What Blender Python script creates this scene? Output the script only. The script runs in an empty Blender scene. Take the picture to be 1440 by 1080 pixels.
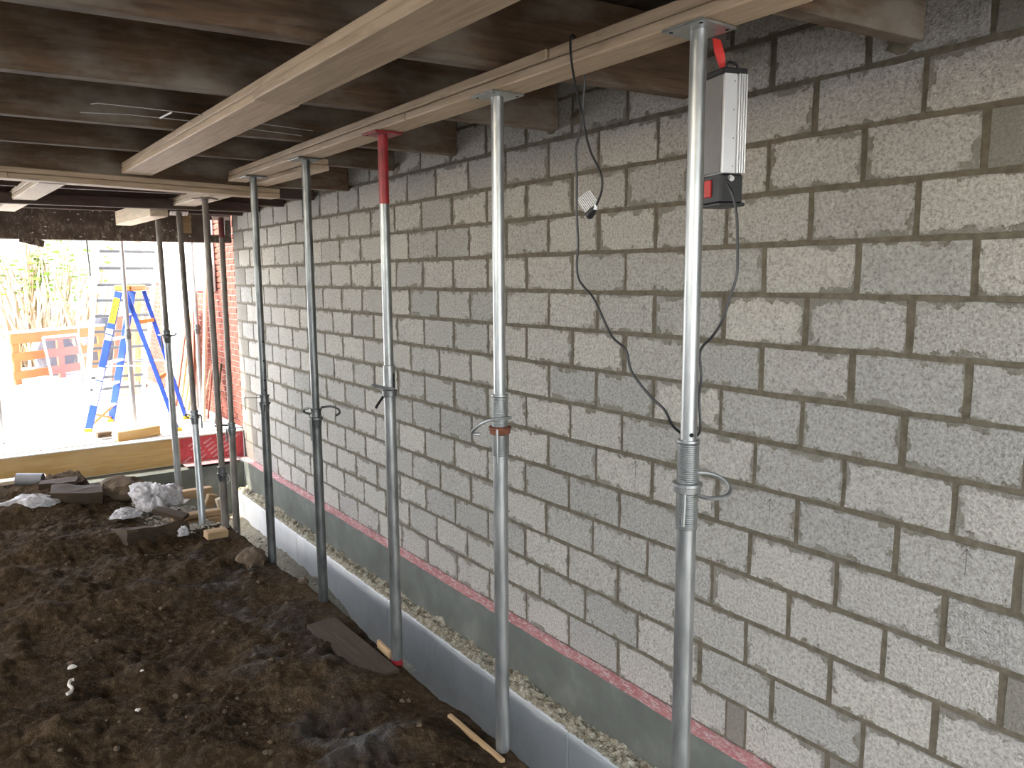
import bpy, bmesh, math, random
import numpy as np
from mathutils import Vector, Matrix

rnd = random.Random(7)
# ------------------------------------------------------------------ camera
YAW, PITCH, ROLL, FPX = math.radians(35.668), math.radians(7.874), math.radians(-0.357), 1094.15
CH = 2.1153                      # camera height over the wall's bottom course
WX = 2.7236                      # face of the block wall
fw = Vector((math.sin(YAW)*math.cos(PITCH), math.cos(YAW)*math.cos(PITCH), -math.sin(PITCH)))
r0 = Vector((math.cos(YAW), -math.sin(YAW), 0)); u0 = r0.cross(fw)
rt = math.cos(ROLL)*r0 + math.sin(ROLL)*u0
up = -math.sin(ROLL)*r0 + math.cos(ROLL)*u0
C = bpy.context.scene.collection
cam_d = bpy.data.cameras.new('camera'); cam = bpy.data.objects.new('camera', cam_d); C.objects.link(cam)
cam_d.sensor_fit = 'HORIZONTAL'; cam_d.sensor_width = 36; cam_d.lens = 36*FPX/1440
cam_d.clip_start = .05; cam_d.clip_end = 300
M = Matrix((rt, up, -fw)).transposed().to_4x4(); M.translation = (0, 0, CH)
cam.matrix_world = M
scn = bpy.context.scene; scn.camera = cam
def px(u, v, x=None, y=None, z=None):
    """photo pixel (1440x1080) -> point where its ray meets a known plane of the place"""
    d = fw + (u-720)/FPX*rt - (v-540)/FPX*up
    t = x/d.x if x is not None else (y/d.y if y is not None else (z-CH)/d.z)
    return Vector((d.x*t, d.y*t, CH + d.z*t))

# ------------------------------------------------------------------ light
w = bpy.data.worlds.new('world'); scn.world = w; w.use_nodes = True
nt = w.node_tree; bg = nt.nodes['Background']
sky = nt.nodes.new('ShaderNodeTexSky'); sky.sky_type = 'NISHITA'; sky.sun_disc = False
sky.sun_elevation = math.radians(42); sky.sun_rotation = math.radians(-95); sky.altitude = 0; sky.dust_density = 2.5
hs = nt.nodes.new('ShaderNodeHueSaturation'); hs.inputs['Saturation'].default_value = .55
nt.links.new(sky.outputs[0], hs.inputs['Color']); nt.links.new(hs.outputs[0], bg.inputs[0]); bg.inputs[1].default_value = 1.0
sd = bpy.data.lights.new('sun', 'SUN'); sd.energy = 6.5; sd.angle = math.radians(0.6); sd.color = (1, .95, .87)
sun = bpy.data.objects.new('sun', sd); C.objects.link(sun)
sun.rotation_euler = Vector((-.80, .19, .80)).to_track_quat('Z', 'Y').to_euler(); sun.location = (-8, 5, 12)
vs = scn.view_settings; vs.view_transform = 'Standard'; vs.look = 'None'; vs.gamma = 1; vs.exposure = 0.92
vs.use_curve_mapping = False

# ------------------------------------------------------------------ materials
MATS = {}
class NT:
    def __init__(s, name):
        s.m = bpy.data.materials.new(name); s.m.use_nodes = True; s.t = s.m.node_tree
        s.b = s.t.nodes['Principled BSDF']; MATS[name] = s.m
    def n(s, typ, **kw):
        o = s.t.nodes.new(typ)
        for k, v in kw.items():
            if k[0] == '_': o.inputs[k[1:].replace('_', ' ')].default_value = v
            else: setattr(o, k, v)
        return o
    def l(s, a, b): s.t.links.new(a, b)
    def coord(s, scale=(1, 1, 1), kind='Object', rand=False):
        tc = s.n('ShaderNodeTexCoord'); mp = s.n('ShaderNodeMapping'); mp.inputs['Scale'].default_value = scale
        s.l(tc.outputs[kind], mp.inputs[0])
        if rand:
            oi = s.n('ShaderNodeObjectInfo'); mu = s.n('ShaderNodeVectorMath', operation='SCALE'); mu.inputs[3].default_value = 1
            cb = s.n('ShaderNodeCombineXYZ')
            ml = s.n('ShaderNodeMath', operation='MULTIPLY'); ml.inputs[1].default_value = 37.0
            s.l(oi.outputs['Random'], ml.inputs[0])
            for i in range(3): s.l(ml.outputs[0], cb.inputs[i])
            s.l(cb.outputs[0], mp.inputs['Location'])
        return mp.outputs[0]
    def noise(s, vec, scale, detail=4, rough=.55, dist=0):
        o = s.n('ShaderNodeTexNoise', _Scale=scale, _Detail=detail, _Roughness=rough, _Distortion=dist); s.l(vec, o.inputs[0]); return o.outputs[0]
    def ramp(s, fac, stops):
        o = s.n('ShaderNodeValToRGB'); e = o.color_ramp.elements
        while len(e) < len(stops): e.new(.5)
        for i, (p, c) in enumerate(stops):
            e[i].position = p; e[i].color = (*c, 1) if len(c) == 3 else c
        s.l(fac, o.inputs[0]); return o.outputs[0]
    def mix(s, fac, a, b, mode='MIX'):
        o = s.n('ShaderNodeMix', data_type='RGBA', blend_type=mode)
        for sock, v in ((o.inputs[0], fac), (o.inputs[6], a), (o.inputs[7], b)):
            if isinstance(v, (int, float)): sock.default_value = v
            elif isinstance(v, tuple): sock.default_value = (*v, 1)
            else: s.l(v, sock)
        return o.outputs[2]
    def math(s, op, a, b=None, c=None):
        o = s.n('ShaderNodeMath', operation=op)
        for i, v in enumerate((a, b, c)):
            if v is None: continue
            if isinstance(v, (int, float)): o.inputs[i].default_value = v
            else: s.l(v, o.inputs[i])
        return o.outputs[0]
    def bump(s, h, strength=.3, dist=.01):
        o = s.n('ShaderNodeBump', _Strength=strength, _Distance=dist); s.l(h, o.inputs['Height']); s.l(o.outputs[0], s.b.inputs['Normal'])
    def col(s, c):
        if isinstance(c, tuple): s.b.inputs['Base Color'].default_value = (*c, 1)
        else: s.l(c, s.b.inputs['Base Color'])
    def rough(s, r):
        if isinstance(r, (int, float)): s.b.inputs['Roughness'].default_value = r
        else: s.l(r, s.b.inputs['Roughness'])

def simple(name, col, rough=.6, metal=0, var=.15, scale=6, bump=.1):
    t = NT(name); v = t.coord(kind='Object', rand=True)
    n = t.noise(v, scale, 5)
    a = tuple(c*(1-var) for c in col); b = tuple(min(1, c*(1+var)) for c in col)
    t.col(t.ramp(n, [(.3, a), (.7, b)])); t.rough(rough); t.b.inputs['Metallic'].default_value = metal
    if bump: t.bump(t.noise(v, scale*8, 3), bump, .004)
    return t.m

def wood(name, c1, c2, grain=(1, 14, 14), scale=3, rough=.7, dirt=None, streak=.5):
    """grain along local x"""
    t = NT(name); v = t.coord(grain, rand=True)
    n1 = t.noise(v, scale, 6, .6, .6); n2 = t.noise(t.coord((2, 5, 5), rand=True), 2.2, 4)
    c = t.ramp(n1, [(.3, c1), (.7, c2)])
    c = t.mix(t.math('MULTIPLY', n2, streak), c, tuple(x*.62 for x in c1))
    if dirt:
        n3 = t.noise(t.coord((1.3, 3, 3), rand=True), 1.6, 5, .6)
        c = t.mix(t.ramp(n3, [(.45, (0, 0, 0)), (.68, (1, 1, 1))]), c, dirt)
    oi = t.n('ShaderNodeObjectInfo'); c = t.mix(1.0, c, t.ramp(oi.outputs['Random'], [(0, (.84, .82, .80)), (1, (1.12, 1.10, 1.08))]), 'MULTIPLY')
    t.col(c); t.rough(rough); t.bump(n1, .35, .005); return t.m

# concrete block: pitted grey face, brown mortar smeared over its edges
BLK_L, BLK_H = .4064, .2032
t = NT('block'); v = t.coord((1, 1, 1), 'Object'); vr = t.coord((1, 1, 1), 'Object', True)
oi = t.n('ShaderNodeObjectInfo')
fine = t.noise(vr, 78, 3, .75); mid = t.noise(vr, 9, 4); vor = t.n('ShaderNodeTexVoronoi', _Scale=120.); t.l(vr, vor.inputs[0])
base = t.ramp(fine, [(.33, (.17, .164, .148)), (.48, (.335, .329, .311)), (.70, (.50, .493, .472))])
base = t.mix(t.math('MULTIPLY', mid, .45), base, (.34, .325, .295))
tone = t.ramp(oi.outputs['Random'], [(0, (.88, .87, .85)), (.5, (1.03, 1.0, .96)), (1, (1.16, 1.12, 1.05))])
base = t.mix(1.0, base, tone, 'MULTIPLY')
sp = t.n('ShaderNodeSeparateXYZ'); t.l(v, sp.inputs[0])
ey = t.math('SUBTRACT', BLK_L/2, t.math('ABSOLUTE', sp.outputs[1])); ez = t.math('SUBTRACT', BLK_H/2, t.math('ABSOLUTE', sp.outputs[2]))
ed = t.math('MINIMUM', ey, ez)
nz = t.noise(vr, 16, 5, .65); nzb = t.noise(vr, 4.5, 2)
thr = t.math('MINIMUM', .030, t.math('MULTIPLY', t.math('SUBTRACT', t.math('ADD', nz, t.math('MULTIPLY', nzb, .7)), .83), .16))
smear = t.math('MULTIPLY', t.math('SUBTRACT', thr, t.math('SUBTRACT', ed, .010)), 260)
sm = t.n('ShaderNodeClamp'); t.l(smear, sm.inputs[0])
c = t.mix(t.math('MULTIPLY', sm.outputs[0], .85), base, t.ramp(fine, [(.3, (.090, .076, .051)), (.7, (.165, .144, .104))]))
film = t.n('ShaderNodeClamp'); t.l(t.math('MULTIPLY', t.math('SUBTRACT', t.math('ADD', t.math('MULTIPLY', t.math('SUBTRACT', nzb, .5), .12), .022), ed), 90), film.inputs[0])
c = t.mix(t.math('MULTIPLY', film.outputs[0], .42), c, (.235, .225, .20))
t.col(c); t.rough(.92)
t.bump(t.math('ADD', fine, t.math('MULTIPLY', vor.outputs[0], .6)), .85, .008)

t = NT('mortar'); v = t.coord(kind='Object'); n = t.noise(v, 22, 6, .65)
t.col(t.ramp(n, [(.3, (.075, .063, .042)), (.7, (.155, .133, .094))])); t.rough(.95); t.bump(n, .6, .012)

t = NT('curb_concrete'); v = t.coord(kind='Object'); n = t.noise(v, 3, 6, .6); n2 = t.noise(v, 40, 3)
c = t.ramp(n, [(.25, (.075, .08, .066)), (.55, (.125, .132, .112)), (.8, (.23, .235, .205))])
t.col(c); t.rough(.7); t.bump(n2, .15, .003)
t = NT('footing_concrete'); v = t.coord(kind='Object'); n = t.noise(v, 2.6, 7, .62, .8); n2 = t.noise(t.coord((1, 1, 3), 'Object'), 30, 4)
c = t.ramp(n, [(.25, (.66, .68, .67)), (.5, (.80, .81, .80)), (.75, (.88, .885, .875))])
c = t.mix(t.ramp(n2, [(.62, (0, 0, 0)), (.8, (.5, .5, .5))]), c, (.45, .47, .47))
t.col(c); t.rough(.75); t.bump(n2, .2, .003)
t = NT('sand'); v = t.coord(kind='Object'); n = t.noise(v, 28, 6, .7); vo = t.n('ShaderNodeTexVoronoi', _Scale=70.); t.l(v, vo.inputs[0])
t.col(t.ramp(n, [(.3, (.13, .105, .065)), (.5, (.33, .295, .21)), (.72, (.58, .55, .46))])); t.rough(.95); t.bump(vo.outputs[0], .7, .012)

t = NT('dirt'); v = t.coord(kind='Object'); n = t.noise(v, 2.2, 8, .62); n2 = t.noise(v, 24, 7, .7); n3 = t.noise(v, 1.1, 3)
at = t.n('ShaderNodeAttribute', attribute_name='gravel')
c = t.ramp(n, [(.25, (.018, .011, .0058)), (.5, (.042, .0265, .0135)), (.78, (.092, .061, .033))])
c = t.mix(t.ramp(n2, [(.46, (0, 0, 0)), (.72, (.8, .8, .8))]), c, (.135, .096, .056))
wet = t.ramp(t.noise(v, 1.7, 5, .6), [(.50, (0, 0, 0)), (.64, (1, 1, 1))])
aw = t.n('ShaderNodeAttribute', attribute_name='wet')
wet = t.math('MULTIPLY', wet, aw.outputs['Fac'])
c = t.mix(t.math('MULTIPLY', wet, .7), c, (.018, .013, .010))
gv = t.ramp(t.noise(v, 45, 5, .7), [(.3, (.22, .19, .13)), (.55, (.42, .385, .30)), (.75, (.60, .575, .50))])
c = t.mix(at.outputs['Fac'], c, gv)
t.col(c); t.rough(t.math('SUBTRACT', .95, t.math('MULTIPLY', wet, .55))); t.l(t.math('ADD', .08, t.math('MULTIPLY', wet, .4)), t.b.inputs['Specular IOR Level'])
t.bump(t.math('ADD', n2, t.math('MULTIPLY', t.noise(v, 70, 5), .6)), 1.0, .026)

t = NT('galvanised'); v = t.coord((1, 1, .25), rand=True); n = t.noise(v, 26, 5, .6); n2 = t.noise(v, 3, 3)
c = t.ramp(n, [(.3, (.32, .335, .335)), (.7, (.56, .575, .565))]); c = t.mix(t.math('MULTIPLY', n2, .4), c, (.27, .28, .275))
t.col(c); t.b.inputs['Metallic'].default_value = .85; t.rough(t.math('ADD', .27, t.math('MULTIPLY', n, .22))); t.bump(n, .12, .003)
t = NT('old_steel'); v = t.coord((1, 1, .3), rand=True); n = t.noise(v, 20, 5, .6)
t.col(t.ramp(n, [(.3, (.085, .09, .088)), (.7, (.25, .26, .255))])); t.b.inputs['Metallic'].default_value = .85; t.rough(.36)
t = NT('brown_steel'); v = t.coord((1, 1, .3), rand=True); n = t.noise(v, 14, 5, .6)
t.col(t.ramp(n, [(.3, (.10, .085, .072)), (.7, (.25, .22, .19))])); t.b.inputs['Metallic'].default_value = .5; t.rough(.5)
t = NT('mid_steel'); v = t.coord((1, 1, .3), rand=True); n = t.noise(v, 22, 5, .6)
t.col(t.ramp(n, [(.3, (.20, .21, .205)), (.7, (.40, .41, .40))])); t.b.inputs['Metallic'].default_value = .85; t.rough(.36)
simple('dark_grey', (.045, .048, .052), .6)
simple('rust', (.20, .075, .04), .85, .3, .5, 30)
simple('dull_red', (.13, .022, .022), .55, 0, .4, 14)
simple('red_paint', (.27, .013, .017), .42, 0, .3, 14)
simple('black_plastic', (.014, .014, .015), .42, 0, .2)
simple('hole_black', (.004, .004, .004), .9, 0, 0, bump=0)
simple('grey_plastic', (.20, .19, .185), .5)
simple('lens_plastic', (.21, .20, .195), .35)
simple('red_plastic', (.55, .025, .02), .4)
simple('red_strap', (.65, .03, .02), .6)
simple('aluminium', (.78, .79, .80), .34, .55, .05)
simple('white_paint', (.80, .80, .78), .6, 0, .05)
simple('ladder_blue', (.012, .055, .36), .45, 0, .12)
simple('ladder_yellow', (.55, .38, .015), .5, 0, .08)
simple('label_yellow', (.60, .54, .012), .5, 0, .04)
simple('label_white', (.80, .82, .84), .5, 0, .06)
simple('orange_paint', (.50, .105, .022), .6, 0, .12)
simple('ladder_orange', (.48, .20, .03), .55)
simple('print_white', (.80, .74, .74), .6, 0, .05)
simple('ground_concrete', (.64, .63, .61), .9, 0, .10, 1.5)
simple('brick', (.17, .042, .024), .9, 0, .28, 9, .3)
simple('brick_mortar', (.50, .41, .35), .95)
simple('leaf', (.13, .22, .018), .6, 0, .3)
simple('stem', (.22, .14, .07), .8, 0, .35)
simple('stem_pale', (.42, .33, .22), .8, 0, .3)
simple('dark_cloth', (.06, .06, .07), .9)
simple('grey_pipe', (.20, .195, .20), .5)
simple('rock', (.10, .068, .040), .95, 0, .4, 12, .5)
simple('pebble', (.36, .33, .27), .95, 0, .45, 12, .3)
simple('plaster_scrap', (.62, .57, .50), .8)
simple('pencil', (.05, .05, .055), .9, 0, 0, bump=0)
simple('pipe_inside', (.02, .02, .03), .9)
simple('wire', (.45, .45, .44), .4, .7)
wood('joist_wood', (.064, .038, .020), (.185, .115, .064), (1, 12, 12), 3, .85, (.22, .195, .155), .45)
wood('joist_brown', (.050, .026, .017), (.115, .062, .042), (1, 12, 12), 3, .8, (.085, .06, .05), .5)
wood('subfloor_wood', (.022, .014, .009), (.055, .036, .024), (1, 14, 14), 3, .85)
wood('spruce', (.43, .32, .205), (.66, .52, .365), (1.2, 16, 16), 3, .65, None, .35)
wood('spruce_pale', (.52, .42, .29), (.72, .61, .455), (1.2, 16, 16), 3, .65, None, .25)
wood('lvl', (.52, .31, .095), (.74, .49, .19), (1, 10, 10), 2.5, .55, (.62, .42, .20), .3)
wood('plywood', (.32, .205, .10), (.50, .345, .19), (1.2, 9, 9), 2.5, .7)
wood('dirty_board', (.040, .025, .012), (.095, .061, .033), (1, 12, 12), 4, .9, (.042, .027, .014))
wood('red_plank', (.20, .055, .035), (.30, .10, .065), (1, 10, 10), 3, .8)
t = NT('plastic_bag'); v = t.coord(kind='Object', rand=True); n = t.noise(v, 14, 6, .6, 1.5)
t.col(t.ramp(n, [(.3, (.34, .31, .30)), (.6, (.58, .56, .56))])); t.rough(.35); t.bump(n, .9, .02)
t.b.inputs['Subsurface Weight'].default_value = .0
t = NT('membrane'); v = t.coord(kind='Object'); n = t.noise(v, 14, 5, .6)
t.col(t.ramp(n, [(.3, (.40, .035, .045)), (.7, (.58, .075, .085))])); t.rough(.45); t.bump(t.noise(v, 30, 3), .2, .004)
t = NT('membrane_worn'); v = t.coord((1, 1, 1), 'Object'); n = t.noise(v, 5, 5, .6); n2 = t.noise(t.coord((3, 1, 1)), 22, 5, .65, 1.2)
c = t.ramp(n, [(.3, (.42, .13, .13)), (.7, (.60, .28, .275))])
c = t.mix(t.ramp(n2, [(.50, (0, 0, 0)), (.60, (.8, .8, .8))]), c, (.72, .58, .57))
t.col(c); t.rough(.55); t.bump(n2, .4, .006)
t = NT('header_wood'); v = t.coord((1, 1, 1), 'Object'); n = t.noise(v, 5, 6, .6); n2 = t.noise(t.coord((2.2, 1, 1)), 13, 7, .7, 1.0)
n4 = t.noise(v, 1.6, 3)
c = t.ramp(n, [(.3, (.06, .042, .032)), (.7, (.18, .128, .098))])
pl = t.math('MULTIPLY', t.ramp(n2, [(.52, (0, 0, 0)), (.60, (1, 1, 1))]), t.ramp(n4, [(.38, (0, 0, 0)), (.5, (1, 1, 1))]))
t.col(t.mix(pl, c, (.30, .245, .19))); t.rough(.9); t.bump(n2, .5, .01)
t = NT('cord_tag'); v = t.coord(kind='Object'); s_ = t.n('ShaderNodeSeparateXYZ'); t.l(v, s_.inputs[0])
st = t.math('FRACT', t.math('MULTIPLY', s_.outputs[0], 150)); nn = t.noise(t.coord((1, 1, 3)), 300, 2)
pr = t.math('MULTIPLY', t.math('GREATER_THAN', st, .45), t.math('GREATER_THAN', nn, .42))
t.col(t.mix(pr, (.72, .72, .70), (.16, .16, .17))); t.rough(.5)
t = NT('screen_mesh'); t.col((.10, .105, .13)); t.rough(.8); t.b.inputs['Alpha'].default_value = .55

# ------------------------------------------------------------------ mesh helpers
class MB:
    def __init__(s): s.v = []; s.f = []
    def add(s, vs, fs):
        o = len(s.v); s.v += [tuple(p) for p in vs]; s.f += [tuple(i+o for i in f) for f in fs]; return s
    def box(s, c, d, R=None, b=0.0):
        """chamfered box, centre c, full size d, rotation matrix R"""
        hx, hy, hz = d[0]/2, d[1]/2, d[2]/2; R = R or Matrix.Identity(3); c = Vector(c)
        if b <= 0:
            vs = [Vector((x, y, z)) for x in (-hx, hx) for y in (-hy, hy) for z in (-hz, hz)]
            fs = [(0, 1, 3, 2), (4, 6, 7, 5), (0, 4, 5, 1), (2, 3, 7, 6), (0, 2, 6, 4), (1, 5, 7, 3)]
            return s.add([c + R @ p for p in vs], fs)
        b = min(b, hx*.45, hy*.45, hz*.45)
        vs = []; idx = {}
        for sx in (-1, 1):
            for sy in (-1, 1):
                for sz in (-1, 1):
                    for ax in range(3):
                        q = [sx*(hx-b), sy*(hy-b), sz*(hz-b)]; q[ax] = (sx*hx, sy*hy, sz*hz)[ax]
                        idx[(sx, sy, sz, ax)] = len(vs); vs.append(Vector(q))
        I = lambda sx, sy, sz, ax: idx[(sx, sy, sz, ax)]
        fs = []
        for q in (-1, 1):
            fs.append(tuple(I(q, a, e, 0) for a, e in ((-1, -1), (1, -1), (1, 1), (-1, 1))[::q]))
            fs.append(tuple(I(a, q, e, 1) for a, e in ((-1, -1), (1, -1), (1, 1), (-1, 1))[::-q]))
            fs.append(tuple(I(a, e, q, 2) for a, e in ((-1, -1), (1, -1), (1, 1), (-1, 1))[::q]))
        for a in (-1, 1):
            for e in (-1, 1):
                fs.append((I(-1, a, e, 1), I(1, a, e, 1), I(1, a, e, 2), I(-1, a, e, 2)))
                fs.append((I(a, -1, e, 0), I(a, 1, e, 0), I(a, 1, e, 2), I(a, -1, e, 2)))
                fs.append((I(a, e, -1, 0), I(a, e, 1, 0), I(a, e, 1, 1), I(a, e, -1, 1)))
                for g in (-1, 1): fs.append((I(a, e, g, 0), I(a, e, g, 1), I(a, e, g, 2)))
        return s.add([c + R @ p for p in vs], fs)
    def tube(s, pts, r, n=10, cap=True):
        """tube along a polyline; r scalar or list"""
        pts = [Vector(p) for p in pts]; k = len(pts); rs = r if isinstance(r, (list, tuple)) else [r]*k
        vs = []; fs = []; prev = None
        for i, p in enumerate(pts):
            d = (pts[min(i+1, k-1)] - pts[max(i-1, 0)]).normalized()
            if prev is None:
                a = Vector((0, 0, 1)) if abs(d.z) < .9 else Vector((1, 0, 0)); e1 = d.cross(a).normalized()
            else:
                e1 = (prev - d*prev.dot(d)).normalized()
            prev = e1; e2 = d.cross(e1)
            for j in range(n):
                an = 2*math.pi*j/n; vs.append(p + rs[i]*(math.cos(an)*e1 + math.sin(an)*e2))
        for i in range(k-1):
            for j in range(n): fs.append((i*n+j, i*n+(j+1) % n, (i+1)*n+(j+1) % n, (i+1)*n+j))
        if cap: fs.append(tuple(range(n))[::-1]); fs.append(tuple((k-1)*n+j for j in range(n)))
        return s.add(vs, fs)
    def lathe(s, prof, n=20, c=(0, 0, 0)):
        """profile [(r,z)...] round z"""
        return s.tube_z(prof, n, c)
    def tube_z(s, prof, n, c):
        vs = []; fs = []; k = len(prof)
        for r, z in prof:
            for j in range(n):
                an = 2*math.pi*j/n; vs.append((c[0]+r*math.cos(an), c[1]+r*math.sin(an), c[2]+z))
        for i in range(k-1):
            for j in range(n): fs.append((i*n+j, i*n+(j+1) % n, (i+1)*n+(j+1) % n, (i+1)*n+j))
        fs.append(tuple(range(n))[::-1]); fs.append(tuple((k-1)*n+j for j in range(n)))
        return s.add(vs, fs)
    def mesh(s, name, smooth=False):
        m = bpy.data.meshes.new(name); m.from_pydata(s.v, [], s.f)
        bm = bmesh.new(); bm.from_mesh(m); bmesh.ops.recalc_face_normals(bm, faces=bm.faces); bm.to_mesh(m); bm.free()
        if smooth:
            m.polygons.foreach_set('use_smooth', [True]*len(m.polygons))
            try: m.set_sharp_from_angle(angle=math.radians(40))
            except Exception: pass
        return m

def obj(name, mb, mat, parent=None, smooth=False, loc=None, kind=None):
    m = mb.mesh(name, smooth) if isinstance(mb, MB) else mb
    if not m.materials: m.materials.append(MATS[mat])
    o = bpy.data.objects.new(name, m); C.objects.link(o)
    if loc is not None: o.location = loc
    if parent is not None: o.parent = parent
    if kind: o['kind'] = kind
    return o
def tag(o, label, cat=None, group=None, kind=None):
    o['label'] = label
    if cat: o['category'] = cat
    if group: o['group'] = group
    if kind: o['kind'] = kind
    return o
def thing(name, label, cat, loc=(0, 0, 0), rotz=0, group=None):
    o = bpy.data.objects.new(name, None); C.objects.link(o); o.location = loc; o.rotation_euler = (0, 0, rotz)
    o.empty_display_size = .1
    return tag(o, label, cat, group)
def frame(p0, p1, upv=(0, 0, 1)):
    """rotation with local x along p0->p1 and local z near upv"""
    x = (Vector(p1)-Vector(p0)).normalized(); z = Vector(upv); z = (z - x*z.dot(x)).normalized(); y = z.cross(x)
    return Matrix((x, y, z)).transposed()
def bar(name, p0, p1, wd, ht, mat, parent=None, b=.004, upv=(0, 0, 1), loc0=None):
    """timber from p0 to p1 (centre line): object with local x along the grain"""
    p0, p1 = Vector(p0), Vector(p1); L = (p1-p0).length
    o = obj(name, MB().box((0, 0, 0), (L, wd, ht), None, b), mat)
    Mx = frame(p0, p1, upv).to_4x4(); Mx.translation = (p0+p1)/2
    if parent is not None:
        o.parent = parent; o.matrix_world = Mx
        o.matrix_basis = Matrix.Translation(-parent.location) @ Mx
    else: o.matrix_world = Mx
    return o

# fast value noise for heightfields
def vnoise(x, y, seed=0):
    xi = np.floor(x).astype(np.int64); yi = np.floor(y).astype(np.int64); xf = x-xi; yf = y-yi
    def h(a, b):
        n = (a*374761393 + b*668265263 + seed*974711) & 0x7fffffff
        n = (n ^ (n >> 13))*1274126177 & 0x7fffffff
        return ((n ^ (n >> 16)) & 0xffff)/65535.
    sx = xf*xf*(3-2*xf); sy = yf*yf*(3-2*yf)
    return (h(xi, yi)*(1-sx)+h(xi+1, yi)*sx)*(1-sy) + (h(xi, yi+1)*(1-sx)+h(xi+1, yi+1)*sx)*sy - .5
def fbm(x, y, f, o=5, g=.5, seed=0):
    r = np.zeros_like(x); a = 1.
    for i in range(o): r += a*vnoise(x*f+13.7*i, y*f+7.1*i, seed+i); f *= 2.03; a *= g
    return r
def grid_mesh(name, X, Y, Z, flip=False):
    ny, nx = X.shape; co = np.stack([X, Y, Z], -1).reshape(-1, 3)
    i = np.arange(ny*nx).reshape(ny, nx); q = np.stack([i[:-1, :-1], i[:-1, 1:], i[1:, 1:], i[1:, :-1]], -1).reshape(-1, 4)
    m = bpy.data.meshes.new(name); m.vertices.add(len(co)); m.vertices.foreach_set('co', co.ravel())
    m.loops.add(q.size); m.loops.foreach_set('vertex_index', q.ravel()); m.polygons.add(len(q))
    m.polygons.foreach_set('loop_start', np.arange(0, q.size, 4)); m.polygons.foreach_set('loop_total', np.full(len(q), 4))
    m.polygons.foreach_set('use_smooth', np.ones(len(q), bool)); m.update(); m.validate(); return m
def lump(r, d, seed, sub=3, amp=.25, f=2.0, flat=1.0):
    """rounded irregular mesh: radius r, per-axis scale d"""
    bm = bmesh.new(); bmesh.ops.create_icosphere(bm, subdivisions=sub, radius=1)
    from mathutils import noise as mn
    off = Vector((seed*3.7, seed*1.3, seed*2.1))
    for v in bm.verts:
        n = mn.fractal(v.co*f+off, 1.0, 2.0, 5); k = 1+amp*n
        v.co = Vector((v.co.x*d[0]*k, v.co.y*d[1]*k, v.co.z*d[2]*k))*r
    m = bpy.data.meshes.new('lump'); bm.to_mesh(m); bm.free(); return m

# ------------------------------------------------------------------ SETTING: block wall
wall = obj('wall_right', MB().box((WX+.111, 1.91, 1.60), (.22, 14.82, 3.20)), 'mortar', kind='structure')
tag(wall, 'grey concrete block wall with brown mortar joints')
def block_mesh(k, L=None):
    r = random.Random(100+k); L = L or (BLK_L - r.choice([.010, .013, .018, .026])); Hh = BLK_H - r.choice([.011, .013, .017])
    per = []
    for (a0, b0), (a1, b1) in zip([(-1, -1), (1, -1), (1, 1), (-1, 1)], [(1, -1), (1, 1), (-1, 1), (-1, -1)]):
        n = 4 if b0 == b1 else 2
        for i in range(n):
            q = i/n; per.append([(a0+(a1-a0)*q)*L/2, (b0+(b1-b0)*q)*Hh/2])
    fr = []; bk = []
    for a, b in per:
        ja, jb = r.uniform(-.0035, .0035), r.uniform(-.003, .003)
        fr.append((-.0035+r.uniform(-.0010, .0010), (a+ja)*(1-.010/L), (b+jb)*(1-.010/Hh))); bk.append((.012, a+ja, b+jb))
    n = len(per); m = MB(); m.add(fr+bk, [tuple(range(n))[::-1]] + [(i, (i+1) % n, (i+1) % n+n, i+n) for i in range(n)])
    me = m.mesh('block'); me.materials.append(MATS['block']); return me
bmeshes = [block_mesh(k) for k in range(10)]
PH = {r: (0.0 if r % 2 == 0 else .5) for r in range(16)}
for r, a in {1: .70, 2: .06, 3: .55, 4: .05, 6: .03, 0: .04}.items(): PH[r] = a
Y0, YE = 1.1992, 9.318
blocks = []
for r in range(16):
    zc = (r+.5)*BLK_H; hh = 1.0
    if r == 15: hh = .72; zc = r*BLK_H + .36*BLK_H
    n0 = -16
    while True:
        ya = Y0+(n0+PH[r])*BLK_L; yb = min(ya+BLK_L, YE)
        if ya > YE-.03: break
        cuts = [(ya, yb)]
        if r == 0 and abs(ya-(Y0+2.04*BLK_L)) < .01: cuts = [(ya, ya+.097), (ya+.097, yb)]
        for a, b in cuts: blocks.append((r, zc, hh, a, b))
        n0 += 1
def visible(b):
    p = Vector((WX, (b[3]+b[4])/2, b[1]-CH)); z = p.dot(fw)
    if z <= .1: return 0
    uu = 720+FPX*p.dot(rt)/z; vv = 540-FPX*p.dot(up)/z
    if not (-60 < uu < 1480 and -40 < vv < 1120): return 0
    if b[1] > 2.9: return 1/z*.3
    return 1/z*(b[4]-b[3])
blocks.sort(key=visible, reverse=True)
rest = MB()
for i, (r, zc, hh, a, b) in enumerate(blocks):
    me = bmeshes[rnd.randrange(10)]; sy = (b-a)/BLK_L
    if i < 300:
        o = obj('block', me, 'block', wall, loc=Vector((WX, (a+b)/2, zc)) + Vector((rnd.uniform(-.002, .0015), 0, 0)))
        o.scale = (1, sy, hh)
    else:
        rest.add([(v.co.x+WX, v.co.y*sy+(a+b)/2, v.co.z*hh+zc) for v in me.vertices], [tuple(p.vertices) for p in me.polygons])
ro = obj('far_blocks', rest, 'block', wall, kind='stuff')
# mortar packed round the joist ends and squeezed blobs
for k, (u, v, s) in enumerate([(1265, 60, .05), (776, 180, .045), (812, 165, .055), (640, 212, .045), (560, 235, .04)]):
    p = px(u, v, x=WX)
    o = obj('mortar_blob', lump(s, (.25, 1.0, .8), k, 2, .5), 'mortar', wall, loc=(WX-.002, p.y, p.z))
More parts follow.
